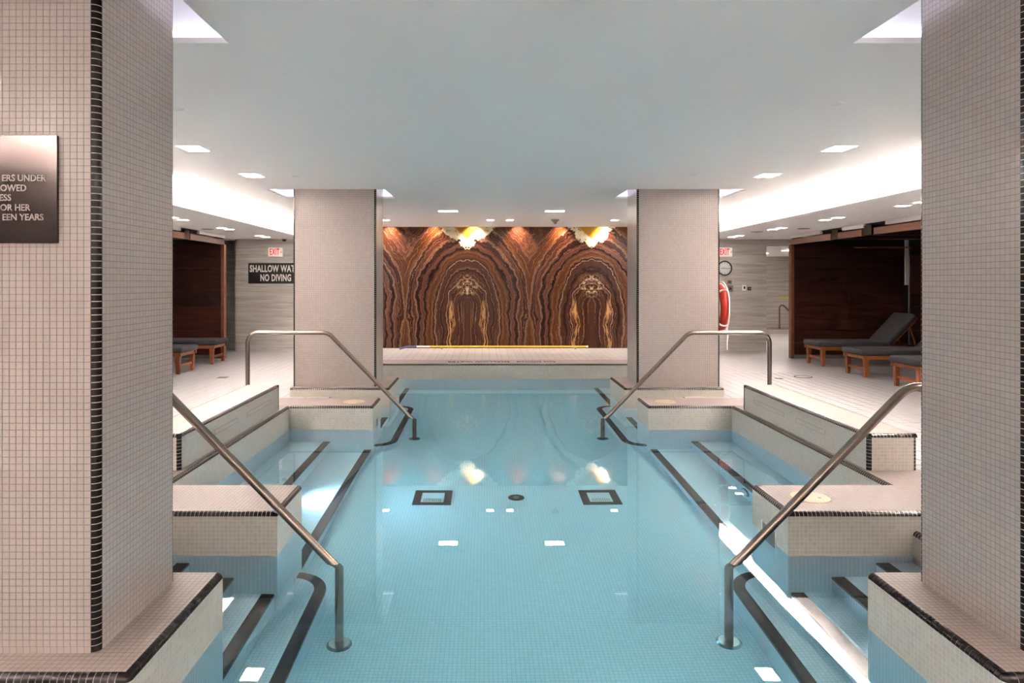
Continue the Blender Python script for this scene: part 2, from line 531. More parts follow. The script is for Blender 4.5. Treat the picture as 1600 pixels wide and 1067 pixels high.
# ------------------------------------------------------------------ dimensions (metres; deck z = 0, pool centred on x = 0)
ZT, ZW, ZF, ZC, ZS = 0.115, -0.15, -1.18, 2.745, 2.4425      # platform, water, pool floor, ceiling, soffit
A, CO, OUT = 1.545, 2.485, 2.93                                # pier end, recess coping, platform outer edge
R = 0.027
CI, CE = 1.74, 2.85                                            # column inner / outer face
YN, YE = 0.70, 11.63                                           # pool near / far end
YB, YO = -4.0, 15.6                                            # room back, onyx face
XW = 9.0

# ------------------------------------------------------------------ room shell
fl = MB()
fl.box(-XW, -OUT, YB, 21.0, -0.3, 0).box(OUT, XW, YB, 21.0, -0.3, 0)
fl.box(-OUT, OUT, 12.25, 21.0, -0.3, 0).box(-OUT, OUT, YB, YN - 0.3, -0.3, 0)
for s in (-1, 1):
    for y0, y1 in ((3.27, 4.13), (8.217, 8.97)):
        fl.box(s * 2.33, s * OUT, y0, y1, -1.3, 0)
    for y0, y1 in ((2.41, 3.27), (8.97, 10.0)):
        fl.box(s * CE, s * OUT, y0, y1, -0.3, 0)
floor = tag(fl.build('floor', 'deck'), 'pale square-tiled deck around the pool', 'floor', kind='structure')
# deck tiles that show largest: single plates; the rest of the near deck joined
PT = 0.152
plate = MB().box(0.003, PT - 0.003, 0.003, PT - 0.003, 0, 0.003).mesh('tile', 'deck_tile')
cand = []
for s in (-1, 1):
    for i in range(0, 30):
        for j in range(30, 75):
            x = s * (OUT + i * PT) - (PT if s < 0 else 0)
            y = j * PT
            xc, yc = x + PT / 2 - CX, y + PT / 2
            px = 757.5 + 1067 * xc / yc
            vis = 265 < px < 1445 and not (abs(x + PT / 2) < 3.0 and yc < 7.5)
            if vis and 5.0 < y < 11.3: cand.append((yc, x, y))
cand.sort()
for yc, x, y in cand[:300]:
    o = bpy.data.objects.new('tile', plate); COL.objects.link(o)
    o.location = (x, y, 0); o.parent = floor
rest = MB()
for yc, x, y in cand[300:]:
    rest.box(x + 0.003, x + PT - 0.003, y + 0.003, y + PT - 0.003, 0, 0.003)
tag(rest.build('tile_field', 'deck_tile', floor), kind='stuff')

# ceiling: slab with four light wells around the columns, long side coves
OPX = (1.62, 3.22)
OPY = ((2.55, 3.54), (9.10, 10.08))
XE = 3.90
ce = MB()
ys = [YB, OPY[0][0], OPY[0][1], OPY[1][0], OPY[1][1], 15.28]
xs = [-XE, -OPX[1], -OPX[0], OPX[0], OPX[1], XE]
for j in range(5):
    for i in range(5):
        if i in (1, 3) and j in (1, 3): continue
        ce.box(xs[i], xs[i + 1], ys[j], ys[j + 1], ZC, ZC + 0.03)
ce.box(-XW, XW, YB, 16.2, 3.16, 3.25)                         # slab above
for s in (-1, 1):
    for y0, y1 in OPY:
        x0, x1 = OPX[0] - 0.13, OPX[1] + 0.13
        ce.box(s * x0, s * (x0 - 0.02), y0 - 0.15, y1 + 0.13, ZC + 0.03, 3.16)
        ce.box(s * x1, s * (x1 + 0.02), y0 - 0.15, y1 + 0.13, ZC + 0.03, 3.16)
        ce.box(s * x0, s * x1, y1 + 0.13, y1 + 0.15, ZC + 0.03, 3.16)
        ce.box(s * x0, s * x1, y0 - 0.17, y0 - 0.15, ZC + 0.03, 3.16)
    ce.box(s * 3.45, s * 3.47, YB, 14.9, ZC + 0.03, 3.16)      # back of the cove
    ce.box(s * 4.07, s * 4.12, YB, 14.95, ZS, 3.16)            # fascia
    ce.box(s * 4.12, s * XW, YB, 15.7, ZS, ZS + 0.05)          # lower soffit
    ce.box(s * XE, s * 4.12, 14.9, 15.7, ZS, 3.16)
ceiling = tag(ce.build('ceiling', 'paint'), 'white plaster ceiling with side coves and light wells round the columns', 'ceiling', kind='structure')
for s in (-1, 1):
    o = MB().box(s * 3.70, s * 3.78, YB + 0.1, 14.7, ZC + 0.035, ZC + 0.062).build('cove_tube', 'e_cove')
    tag(o, f'white light tube hidden in the {side(s)} ceiling cove', 'light', 'cove tubes')
    for (y0, y1), wh in zip(OPY, ('near', 'far')):
        r = empty('light_well_tube', (s * 2.4, (y0 + y1) / 2, ZC + 0.03))
        tag(r, f'cool white tube light above the {wh} {side(s)} column', 'light', 'light well tubes')
        cx, cy = s * 2.4, (y0 + y1) / 2
        x0, x1 = s * OPX[0] - cx, s * OPX[1] - cx
        MB().box(x0 - s * 0.09, x0 - s * 0.04, y0 - cy, y1 - cy, 0.012, 0.05).build('tube', 'e_recess', r)
        MB().box(x1 + s * 0.09, x1 + s * 0.04, y0 - cy, y1 - cy, 0.012, 0.05).build('tube', 'e_recess', r)
        MB().box(x0, x1, y1 + 0.04 - cy, y1 + 0.09 - cy, 0.012, 0.05).build('tube', 'e_recess', r)

def struct(name, mb, mat, label, cat):
    return tag(mb.build(name, mat), label, cat, kind='structure')
struct('wall_left', MB().box(-XW - 0.1, -XW, YB, 21, -0.3, 3.25), 'stone', 'grey stone wall behind the left loungers', 'wall')
struct('wall_right', MB().box(XW, XW + 0.1, YB, 21, -0.3, 3.25), 'stone', 'grey stone wall behind the right loungers', 'wall')
struct('wall_back', MB().box(-XW, XW, YB - 0.1, YB, -0.3, 3.25), 'plaster', 'pale wall behind the viewer', 'wall')
struct('wall_far_left', MB().box(-5.75, -3.45, 14.93, 15.7, 0, ZS + 0.02).box(-XW, -5.75, 15.45, 15.7, 0, ZS + 0.02), 'stone',
       'striated grey stone wall carrying the shallow water sign', 'wall')
struct('wall_far_right', MB().box(3.95, 5.87, 14.93, 15.7, 0, ZS + 0.02).box(5.87, XW, 14.93, 15.2, 2.315, ZS + 0.02).box(5.87, 6.0, 15.7, 21, 0, 2.3), 'stone',
       'striated grey stone wall carrying the round clock', 'wall')
struct('wall_corridor', MB().box(5.9, XW, 20.6, 20.8, 0, 2.3), 'stone', 'grey stone wall at the end of the corridor', 'wall')
struct('ceiling_corridor', MB().box(5.87, XW, 15.2, 20.7, 2.28, 2.4), 'paint', 'low white ceiling of the corridor behind the clock wall', 'ceiling')
struct('wall_backing', MB().box(-XW, 5.87, 16.1, 16.2, -0.3, 3.25).box(5.87, XW, 15.2, 15.3, 2.4, 3.25).box(-3.5, 4.0, 15.66, 15.8, 0, 3.2), 'dark_plastic', 'plain wall behind the onyx slabs', 'wall')

# onyx wall: bookmatched slabs, each its own panel
onyx = empty('wall_onyx', (0, YO, 0))
tag(onyx, 'bookmatched brown onyx feature wall with cream crowns at the far end', 'wall', kind='structure')
SW = 1.42
for a, axis in enumerate((-0.69 - 2 * SW, -0.69, -0.69 + 2 * SW)):
    for d in (-1, 1):
        x0, x1 = axis, axis + d * SW
        lim = (-3.45, 3.95)
        x1c = max(lim[0], min(lim[1], x1)); x0c = max(lim[0], min(lim[1], x0))
        if abs(x1c - x0c) < 0.05: continue
        g = 0.0006
        xa, xb = min(x0c, x1c) + g, max(x0c, x1c) - g
        mb = MB().box(xa, xb, 0, 0.03, 0.0, 2.98)
        me = mb.mesh('onyx_slab', 'onyx')
        uvl = me.uv_layers.new(name='UVMap')
        for lp in me.loops:
            co = me.vertices[lp.vertex_index].co
            uvl.data[lp.index].uv = (abs(co.x - axis), co.z)
        o = bpy.data.objects.new('onyx_slab', me)
        COL.objects.link(o)
        o.parent = onyx
        o.pass_index = a

# ------------------------------------------------------------------ pool
struct('pool_floor', MB().box(-2.6, 2.6, YN - 0.1, YE + 0.1, ZF - 0.2, ZF), 'pool_tile', 'pale mosaic floor of the pool under the water', 'pool floor')

def split_block(x0, x1, y0, y1, trims, top=ZT, low=ZF - 0.05):
    """returns (wet body below the waterline, dry body above, top slab, strips)"""
    x0, x1 = min(x0, x1), max(x0, x1)
    dry = MB().box(x0, x1, y0, y1, ZW - 0.0, top - R)
    wet = MB().box(x0, x1, y0, y1, low, ZW)
    ix0 = x0 + (R if 'x-' in trims else 0); ix1 = x1 - (R if 'x+' in trims else 0)
    iy0 = y0 + (R if 'y-' in trims else 0); iy1 = y1 - (R if 'y+' in trims else 0)
    slab = MB().box(ix0, ix1, iy0, iy1, top - R, top)
    return wet, dry, slab

def strips(parent, runs, r=R):
    """runs: (p0, p1, n1, n2, axis) continuous black quarter-round trim, grout lines in the material"""
    for p0, p1, n1, n2, ax in runs:
        MB().qround(p0, p1, n1, n2, r).build('black_trim', 'trim_' + ax, parent, smooth=True)

def pieces(parent, p0, p1, n1, n2, r=R, n=None):
    """single black bullnose tiles along an edge over a light grout core"""
    p0, p1, n1, n2 = map(Vector, (p0, p1, n1, n2))
    d = p1 - p0
    n = n or max(1, round(d.length / T))
    st = d / n
    u = d.normalized()
    MB().qround(p0 - n1 * 0.002 - n2 * 0.002, p1 - n1 * 0.002 - n2 * 0.002, n1, n2, r).build('grout_bed', 'grout', parent, smooth=True)
    me = MB().qround(u * 0.0018, u * (st.length - 0.0018), n1, n2, r).mesh('bullnose_tile', 'black', True)
    for k in range(n):
        o = bpy.data.objects.new('bullnose_tile', me)
        COL.objects.link(o)
        o.location = p0 + st * k
        o.parent = parent

Zv = (0, 0, 1)
for s in (-1, 1):
    X = lambda v: s * v
    nin = (-s, 0, 0)
    # ---- ledges round the column feet
    for wh, y0, y1 in (('near', 2.41, 3.27), ('far', 8.97, 10.0)):
        tr = {'y-', 'x+' if s < 0 else 'x-'}
        root = empty('pool_ledge', (0, 0, 0))
        tag(root, f'mosaic ledge at the foot of the {wh} {side(s)} column', 'pool ledge', kind='structure')
        wet, dry, slab = split_block(X(A), X(CE), y0, y1, tr)
        wet.build('submerged_wall', 'pool_tile', root)
        dry.build('wall', 'wall_tile' if True else 'col_tile', root)
        slab.build('top', 'top_tile', root)
        if wh == 'near':
            pieces(root, (X(A), y0 + R, ZT), (X(A), y1, ZT), nin, Zv)
            pieces(root, (X(A + R), y0, ZT), (X(CE), y0, ZT), (0, -1, 0), Zv)
            bm = bmesh.new()
            bmesh.ops.create_uvsphere(bm, u_segments=16, v_segments=10, radius=R)
            me = bpy.data.meshes.new('corner_tile'); bm.to_mesh(me); bm.free()
            for p_ in me.polygons: p_.use_smooth = True
            me.materials.append(M['black'])
            o = bpy.data.objects.new('corner_tile', me); COL.objects.link(o)
            o.location = (X(A + R), y0 + R, ZT - R); o.parent = root
        else:
            strips(root, [((X(A), y0, ZT), (X(A), y1, ZT), nin, Zv, 'y'), ((X(A), y0, ZT), (X(CE), y0, ZT), (0, -1, 0), Zv, 'x'),
                          ((X(CE), y0, -0.0), (X(CE), y0, ZT), (0, -1, 0), (s, 0, 0), 'z')])
    # ---- piers with the side coping between them: one continuous wall
    root = empty('pool_side_wall', (0, 0, 0))
    tag(root, f'mosaic pool wall with two piers and black-edged coping on the {side(s)}', 'pool wall', kind='structure')
    inn = 'x+' if s < 0 else 'x-'
    for y0, y1, tr in ((4.13, 4.68, {'y-', inn}), (7.665, 8.217, {'y-', inn})):
        wet, dry, slab = split_block(X(A), X(OUT), y0, y1, tr)
        wet.build('submerged_pier', 'pool_tile', root)
        dry.build('pier', 'wall_tile', root)
        slab.build('pier_top', 'top_tile', root)
        strips(root, [((X(A), y0, ZT), (X(A), y1, ZT), nin, Zv, 'y')])
        x_end = OUT if y0 < 5 else CO
        strips(root, [((X(A), y0, ZT), (X(x_end), y0, ZT), (0, -1, 0), Zv, 'x')])
        if y0 < 5:
            pass
    wet, dry, slab = split_block(X(CO), X(OUT), 4.68, 7.665, {inn})
    wet.build('submerged_side', 'pool_tile', root)
    dry.build('side', 'wall_tile', root)
    slab.build('coping', 'top_tile', root)
    strips(root, [((X(CO), 4.68, ZT), (X(CO), 7.665, ZT), nin, Zv, 'y'), ((X(OUT) + s * R, 4.13, ZT), (X(OUT) + s * R, 5.03, ZT), (s, 0, 0), Zv, 'y')])
    ys_ = (4.31, 4.51) if s > 0 else (7.84, 8.04)
    MB().box(X(A) - s * 0.001, X(A) + s * 0.004, *ys_, -0.235, -0.075).build('skimmer_opening', 'grey_plastic', root)
    fr_ = MB().box(X(A) - s * 0.003, X(A) + s * 0.004, ys_[0] - 0.012, ys_[0], -0.245, -0.065).box(X(A) - s * 0.003, X(A) + s * 0.004, ys_[1], ys_[1] + 0.012, -0.245, -0.065)
    fr_.build('skimmer_frame', 'white_plastic', root)
    # ---- end bays
    for nm, y0, y1 in (('far', 10.0, YE), ('near', YN, 2.41)):
        wet, dry, slab = split_block(X(CO), X(OUT), y0, y1, {inn})
        root = tag(empty('pool_bay_wall'), f'outer wall of the {nm} {side(s)} pool bay', 'pool wall', kind='structure')
        wet.build('submerged_side', 'pool_tile', root); dry.build('side', 'wall_tile', root); slab.build('coping', 'top_tile', root)
        strips(root, [((X(CO), y0, ZT), (X(CO), y1, ZT), nin, Zv, 'y')])
    # ---- seats in the bays, each with black nosings
    for nm, y0, y1 in (('middle', 4.68, 7.665), ('far', 10.0, YE), ('near', YN, 2.41)):
        root = tag(empty('pool_seat'), f'submerged mosaic seat and footrest in the {nm} {side(s)} bay', 'pool seat', kind='structure')
        MB().box(X(2.03), X(CO + 0.05), y0, y1, ZF, -0.70).build('seat', 'pool_tile', root)
        MB().box(X(1.57), X(2.04), y0, y1, ZF, -1.02).build('footrest', 'pool_tile', root)
        MB().box(X(2.028), X(2.105), y0, y1, -0.728, -0.698).build('nosing', 'black_flat', root)
        MB().box(X(1.568), X(1.645), y0, y1, -1.048, -1.018).build('nosing', 'black_flat', root)
    # ---- entry steps
    for nm, ya, yb, yd0, yd1 in (('near', 3.27, 4.13, 2.45, 4.62), ('far', 8.217, 8.97, 7.73, 10.0)):
        root = tag(empty('pool_steps'), f'submerged entry steps with black nosings beside the {nm} {side(s)} handrail', 'steps', kind='structure')
        xo = 2.33
        for x0, z in ((2.08, -0.27), (1.81, -0.49), (1.565, -0.71)):
            MB().box(X(x0), X(xo), ya, yb, ZF, z).build('step', 'pool_tile', root)
            MB().box(X(x0 - 0.002), X(x0 + 0.075), ya, yb, z - 0.03, z + 0.002).build('nosing', 'black_flat', root)
        # lowest step, rounded where it leaves pier and ledge
        def rr(inset, rad):
            pts = []
            x0, x1, y0, y1 = 1.31 + inset, 1.9, yd0 + inset, yd1 - inset
            for (cx, cy, a0) in ((x0 + rad, y1 - rad, PI / 2), (x0 + rad, y0 + rad, PI)):
                for k in range(9):
                    a = a0 + PI / 2 * k / 8
                    pts.append((cx + rad * math.cos(a), cy + rad * math.sin(a)))
            return [(x1, y1)] + pts + [(x1, y0)]
        outer, inner = rr(0.0, 0.26), rr(0.075, 0.185)
        MB().prism([(s * x, y) for x, y in rr(0.002, 0.26)], ZF, -0.93).build('step', 'pool_tile', root)
        mb = MB()
        n = len(outer)
        for k in range(n - 1):
            a, b2, c, d = outer[k], outer[k + 1], inner[k + 1], inner[k]
            mb.hexa([(s * q[0], q[1], -0.96) for q in (a, b2, c, d)] + [(s * q[0], q[1], -0.928) for q in (a, b2, c, d)])
        mb.build('nosing', 'black_flat', root)
    # landing edge trim
    for y0, y1 in ((3.27, 4.13), (8.217, 8.97)):
        MB().qround((X(2.30), y0, 0), (X(2.30), y1, 0), nin, Zv, R).build('black_trim', 'trim_y', floor, smooth=True)
        MB().box(X(2.30), X(2.335), y0, y1, -1.2, -R).build('landing_wall', 'wall_tile', floor)

# ends of the pool
root = tag(empty('pool_end_wall'), 'mosaic far end wall of the pool with lettered coping', 'pool wall', kind='structure')
MB().box(-OUT, OUT, YE, 12.25, ZF - 0.05, ZW).build('submerged_wall', 'pool_tile', root)
MB().box(-OUT, OUT, YE, 12.25, ZW, ZT - R).build('wall', 'wall_tile', root)
MB().box(-OUT, OUT, YE + R, 12.25, ZT - R, ZT).build('coping', 'top_tile', root)
strips(root, [((-OUT, YE, ZT), (OUT, YE, ZT), (0, -1, 0), Zv, 'x')])
text_part('coping_lettering', 'NO DIVING   SHALLOW WATER', 0.21, 'black', root, (0.0, 11.93, ZT + 0.002), (0, 0, PI), xscale=0.62, depth=0.001)
struct('pool_near_wall', MB().box(-OUT, OUT, YN - 0.3, YN, ZF, 0.0), 'pool_tile', 'near end wall of the pool below the viewer', 'pool wall')

# water: one closed body
water = MB().box(-2.55, 2.55, YN - 0.08, YE + 0.08, ZF - 0.08, ZW).build('pool_water', 'water')
tag(water, 'still clear turquoise water filling the pool', 'water', kind='stuff')

# ------------------------------------------------------------------ columns
for s in (-1, 1):
    for wh, y0, y1 in (('near', 2.56, 3.195), ('far', 9.11, 9.745)):
        root = empty('tiled_column', (s * (CI + CE) / 2, (y0 + y1) / 2, ZT))
        cx, cy = root.location.x, root.location.y
        tag(root, f'{wh} {side(s)} square column clad in pale mosaic with black corner tiles', 'column', 'mosaic columns')
        hx, hy, h = (CE - CI) / 2, (y1 - y0) / 2, 3.16 - ZT
        MB().box(-hx + R, hx - R, -hy, hy, 0, h).box(-hx, hx, -hy + R, hy - R, 0, h).build('shaft', 'col_tile', root)
        for a in (-1, 1):
            for b_ in (-1, 1):
                p0, p1 = (a * hx, b_ * hy, 0), (a * hx, b_ * hy, h)
                if wh == 'near' and s < 0 and a > 0 and b_ < 0:
                    pieces(root, p0, (p1[0], p1[1], 2.56), (a, 0, 0), (0, b_, 0))
                    MB().qround((p1[0], p1[1], 2.56), p1, (a, 0, 0), (0, b_, 0), R).build('black_trim', 'trim_z', root, smooth=True)
                else:
                    MB().qround(p0, p1, (a, 0, 0), (0, b_, 0), R).build('black_trim', 'trim_z', root, smooth=True)
        if wh == 'near' and s < 0:
            # mosaic plates on the face towards the viewer
            pm = MB().box(0.0014, T - 0.0014, -0.0022, 0, 0.0014, T - 0.0014).mesh('mosaic_tile', 'tile_plate')
            rest = MB()
            nc, nr = int((CE - CI - 2 * R) / T), 104
            zoff = (0.088 - ZT) % T
            for i in range(nc):
                for j in range(nr):
                    x = hx - R - (i + 1) * T
                    z = zoff + j * T
                    if i < 15 and 22 <= j < 42:
                        o = bpy.data.objects.new('mosaic_tile', pm); COL.objects.link(o)
                        o.location = (x, -hy, z); o.parent = root
                    else:
                        rest.box(x + 0.0014, x + T - 0.0014, -hy - 0.0022, -hy, z + 0.0014, z + T - 0.0014)
            tag(rest.build('mosaic_field', 'tile_plate', root), kind='stuff')

# ------------------------------------------------------------------ benches on the coping
for s in (-1, 1):
    y0, y1, z1 = 5.04, 7.45, 0.385
    x0, x1 = s * 2.54, s * 2.905
    root = empty('tiled_bench', (0, 0, 0))
    tag(root, f'long low mosaic bench with black edging on the {side(s)} coping', 'bench', 'poolside benches')
    xa, xb = min(x0, x1), max(x0, x1)
    rr_ = R
    MB().box(xa + R, xb - R, y0, y1, ZT, z1 - R).box(xa, xb, y0 + R, y1, ZT, z1 - R).build('body', 'wall_tile', root)
    MB().box(xa + R, xb - R, y0 + R, y1, z1 - R, z1).build('top', 'bench_top', root)
    strips(root, [((x0, y0, z1), (x0, y1, z1), (-s, 0, 0), Zv, 'y'), ((x0, y0, z1), (x1, y0, z1), (0, -1, 0), Zv, 'x'),
                  ((x1, y0, z1), (x1, y1, z1), (s, 0, 0), Zv, 'y'),
                  ((x0, y0, ZT), (x0, y0, z1), (0, -1, 0), (-s, 0, 0), 'z'), ((x1, y0, ZT), (x1, y0, z1), (0, -1, 0), (s, 0, 0), 'z')])
    MB().box(x0 - s * 0.003, x0 + s * 0.01, y1 - 0.012, y1 + 0.004, ZT, z1).build('end_trim', 'black', root)
    for a, b_ in ((5.68, 6.2), (6.46, 7.16)):
        mb = MB()
        mb.box(x0 - s * 0.006, x0 + s * 0.002, a, b_, 0.268, 0.276).box(x0 - s * 0.006, x0 + s * 0.002, a, b_, 0.232, 0.240)
        mb.box(x0 - s * 0.006, x0 + s * 0.002, a - 0.008, a, 0.232, 0.276).box(x0 - s * 0.006, x0 + s * 0.002, b_, b_ + 0.008, 0.232, 0.276)
        fr = mb.build('slot_frame', 'grout', root)
        MB().box(x0 - s * 0.002, x0 + s * 0.002, a, b_, 0.24, 0.268).build('slot_cover', 'wall_tile', fr)

# ------------------------------------------------------------------ handrails
for s in (-1, 1):
    for wh, y in (('near', 4.02), ('far', 8.32)):
        root = empty('handrail', (s * 3.18, y, 0))
        tag(root, f'brushed steel pool handrail beside the {wh} {side(s)} steps', 'handrail', 'pool handrails')
        ox = s * 3.18
        pts = [(s * 3.18 - ox, 0, 0), (s * 3.18 - ox, 0, 0.89), (s * 2.20 - ox, 0, 0.89), (s * 1.147 - ox, 0, -0.19), (s * 1.147 - ox, 0, ZF)]
        MB().tube(fillet(pts, (0.13, 0.16, 0.10)), 0.0255, 14).build('rail', 'steel', root, smooth=True)
        MB().disc((s * 1.147 - ox, 0, ZF), 0.075, 0.018, 24, r2=0.06).build('base_plate', 'chrome', root, smooth=True)
        MB().disc((0, 0, 0), 0.055, 0.012, 24, r2=0.045).build('base_plate', 'chrome', root, smooth=True)

# ------------------------------------------------------------------ ceiling lamps
def rect_lamp(name, x, y, z, wx, wy, mat, label, cat, group, drop=0.004):
    r = empty(name, (x, y, z))
    tag(r, label, cat, group)
    fr = MB()
    b_ = 0.012
    fr.box(-wx / 2 - b_, wx / 2 + b_, -wy / 2 - b_, -wy / 2, -drop, 0).box(-wx / 2 - b_, wx / 2 + b_, wy / 2, wy / 2 + b_, -drop, 0)
    fr.box(-wx / 2 - b_, -wx / 2, -wy / 2, wy / 2, -drop, 0).box(wx / 2, wx / 2 + b_, -wy / 2, wy / 2, -drop, 0)
    fr.build('frame', 'paint', r)
    MB().box(-wx / 2, wx / 2, -wy / 2, wy / 2, -drop * 0.6, -0.0005).build('lens', mat, r)
    return r
ordn = ['nearest', 'second', 'third', 'fourth', 'fifth', 'sixth', 'seventh', 'eighth', 'ninth', 'tenth']
for s in (-1, 1):
    for k, y in enumerate((-2.6, -0.9, 7.92, 6.32)):  # rows behind the viewer are unseen, added to light the near left column
        lab = (f'added unseen rectangular ceiling downlight behind the viewer on the {side(s)}, ' + ('far row' if k == 0 else 'close row')) if k < 2 else \
              f'rectangular ceiling downlight over the {side(s)} bay, ' + ('farther of the two' if k == 2 else 'nearer of the two')
        rect_lamp('downlight', s * 2.99, y, ZC, 0.20, 0.26, 'e_rect', lab, 'light', 'rectangular downlights')
    for k, y in enumerate((11.9, -1.8)):  # the pair behind the viewer is unseen, added for the same column face
        rect_lamp('downlight', s * 0.93, y, ZC, 0.32, 0.17, 'e_rect',
                  f'rectangular ceiling downlight over the {"far end of the pool" if k == 0 else "unseen deck behind the viewer, added lamp"}, {side(s)} one', 'light', 'rectangular downlights')
for x, y, lab in ((-1.95, -1.75, 'front left'), (1.95, -1.75, 'front right'), (-1.95, -3.2, 'rear left'), (1.95, -3.2, 'rear right'), (-0.9, -3.2, 'rear centre left'), (0.9, -3.2, 'rear centre right')):  # extra unseen lamps, added to brighten the near left column front
    rect_lamp('downlight', x, y, ZC, 0.32, 0.17, 'e_rect', f'added rectangular fill lamp on the unseen ceiling behind the viewer, {lab}', 'light', 'rectangular downlights')
for x, lab in ((-2.26, 'by the far left column'), (-0.18, 'left of the middle pair'), (0.21, 'right of the middle pair'), (2.29, 'by the far right column')):
    rect_lamp('small_downlight', x, 13.6, ZC, 0.13, 0.13, 'e_small', f'small square downlight before the onyx wall, {lab}', 'light', 'small downlights')
for s in (-1, 1):
    prs = [14.1, 13.72, 12.1, 11.75, 10.25, 9.88, 8.35, 8.0, 6.3, 5.9, 4.2, 0.5, -2.5]
    for k, y in enumerate(prs):
        if k < 8: lab = f'square soffit downlight on the {side(s)}, {["first","second","third","fourth","fifth","sixth","seventh","eighth"][k]} from the grey stone wall'
        else: lab = f'square soffit downlight on the {side(s)} beyond the near column, {ordn[k - 8] if k > 8 else "first"} of five'
        rect_lamp('soffit_downlight', s * 4.82, y, ZS, 0.14, 0.10, 'e_soffit', lab, 'light', 'soffit downlights')
# wall washers in the slot above the onyx
for k, xp in enumerate((608, 677, 740, 810, 876, 945)):
    x = (xp - 757.5) * 15.42 / 1067 + CX
    r = empty('wall_washer', (x, 15.44, 2.93))
    tag(r, f'small warm spotlight above the onyx wall, {["leftmost", "second from left", "third from left", "third from right", "second from right", "rightmost"][k]}', 'light', 'onyx wall washers')
    MB().disc((0, 0, 0), 0.035, 0.08, 16).build('can', 'dark_plastic', r, smooth=True)
    ld = bpy.data.lights.new('washer_beam', 'SPOT')
    ld.energy = W_SPOT; ld.color = (1.0, 0.80, 0.62); ld.spot_size = math.radians(95); ld.spot_blend = 0.8; ld.shadow_soft_size = 0.03
    lo = bpy.data.objects.new('washer_beam', ld); COL.objects.link(lo)
    lo.parent = r; lo.location = (0, 0, -0.01); lo.rotation_euler = (math.radians(9), 0, 0)

# underwater lamps in the seat risers
for s in (-1, 1):
    r = empty('pool_lamp', (s * 2.03, 6.07, -0.86))
    tag(r, 'lit round underwater lamp in the left seat riser' if s < 0 else 'round underwater lamp in the right seat riser', 'pool light')
    MB().disc((0, 0, 0), 0.085, -s * 0.012, 24, 'x', 0.075).build('bezel', 'chrome', r, smooth=True)
    MB().disc((-s * 0.012, 0, 0), 0.06, -s * 0.004, 24, 'x').build('glass', 'lamp_glass' if s < 0 else 'drain_glass', r)
    if s < 0:
        ld = bpy.data.lights.new('pool_beam', 'SPOT')
        ld.energy = W_POOL; ld.color = (0.72, 0.82, 1.0); ld.spot_size = math.radians(150); ld.spot_blend = 1.0; ld.shadow_soft_size = 0.06
        lo = bpy.data.objects.new('pool_beam', ld); COL.objects.link(lo)
        lo.parent = r; lo.location = (0.03, 0, 0); lo.rotation_euler = (0, -PI / 2, 0)

# ------------------------------------------------------------------ pool fittings
for s in (-1, 1):
    r = empty('main_drain', (s * 0.77, 6.3, ZF))
    tag(r, f'{side(s)} square floor drain with dark frame and pale grate', 'drain', 'square pool drains')
    mb = MB()
    mb.box(-0.175, 0.175, -0.185, -0.12, 0, 0.006).box(-0.175, 0.175, 0.12, 0.185, 0, 0.006).box(-0.175, -0.105, -0.12, 0.12, 0, 0.006).box(0.105, 0.175, -0.12, 0.12, 0, 0.006)
    mb.build('frame', 'drain_dark', r)
    MB().box(-0.11, 0.11, -0.12, 0.12, 0.0005, 0.003).build('plate', 'drain_glass', r)
    for k in range(9):
        x = -0.075 + k * 0.01875
        MB().box(x - 0.003, x + 0.003, -0.105, -0.03, 0.003, 0.007).build('grate_bar', 'vent', r)
    for wh, y in (('near', 4.405), ('far', 7.94)):
        if s < 0 and wh == 'near': continue
        l = MB().disc((s * 1.81, y, ZT), 0.125, 0.006, 32, r2=0.118).build('skimmer_lid', 'lid', smooth=True)
        tag(l, f'round cream skimmer lid on the {wh} {side(s)} pier', 'lid', 'skimmer lids')
        MB().disc((s * 1.81 + 0.05, y - 0.02, ZT + 0.006), 0.010, 0.002, 10).build('finger_hole', 'grey_plastic', l)
o = MB().disc((0, 6.3, ZF), 0.075, 0.006, 28).build('round_drain', 'drain_dark', smooth=True)
tag(o, 'round black drain cover at the centre of the pool floor', 'drain')
MB().disc((0, 6.3, ZF + 0.006), 0.03, 0.003, 16).build('screw_cap', 'grey_plastic', o)

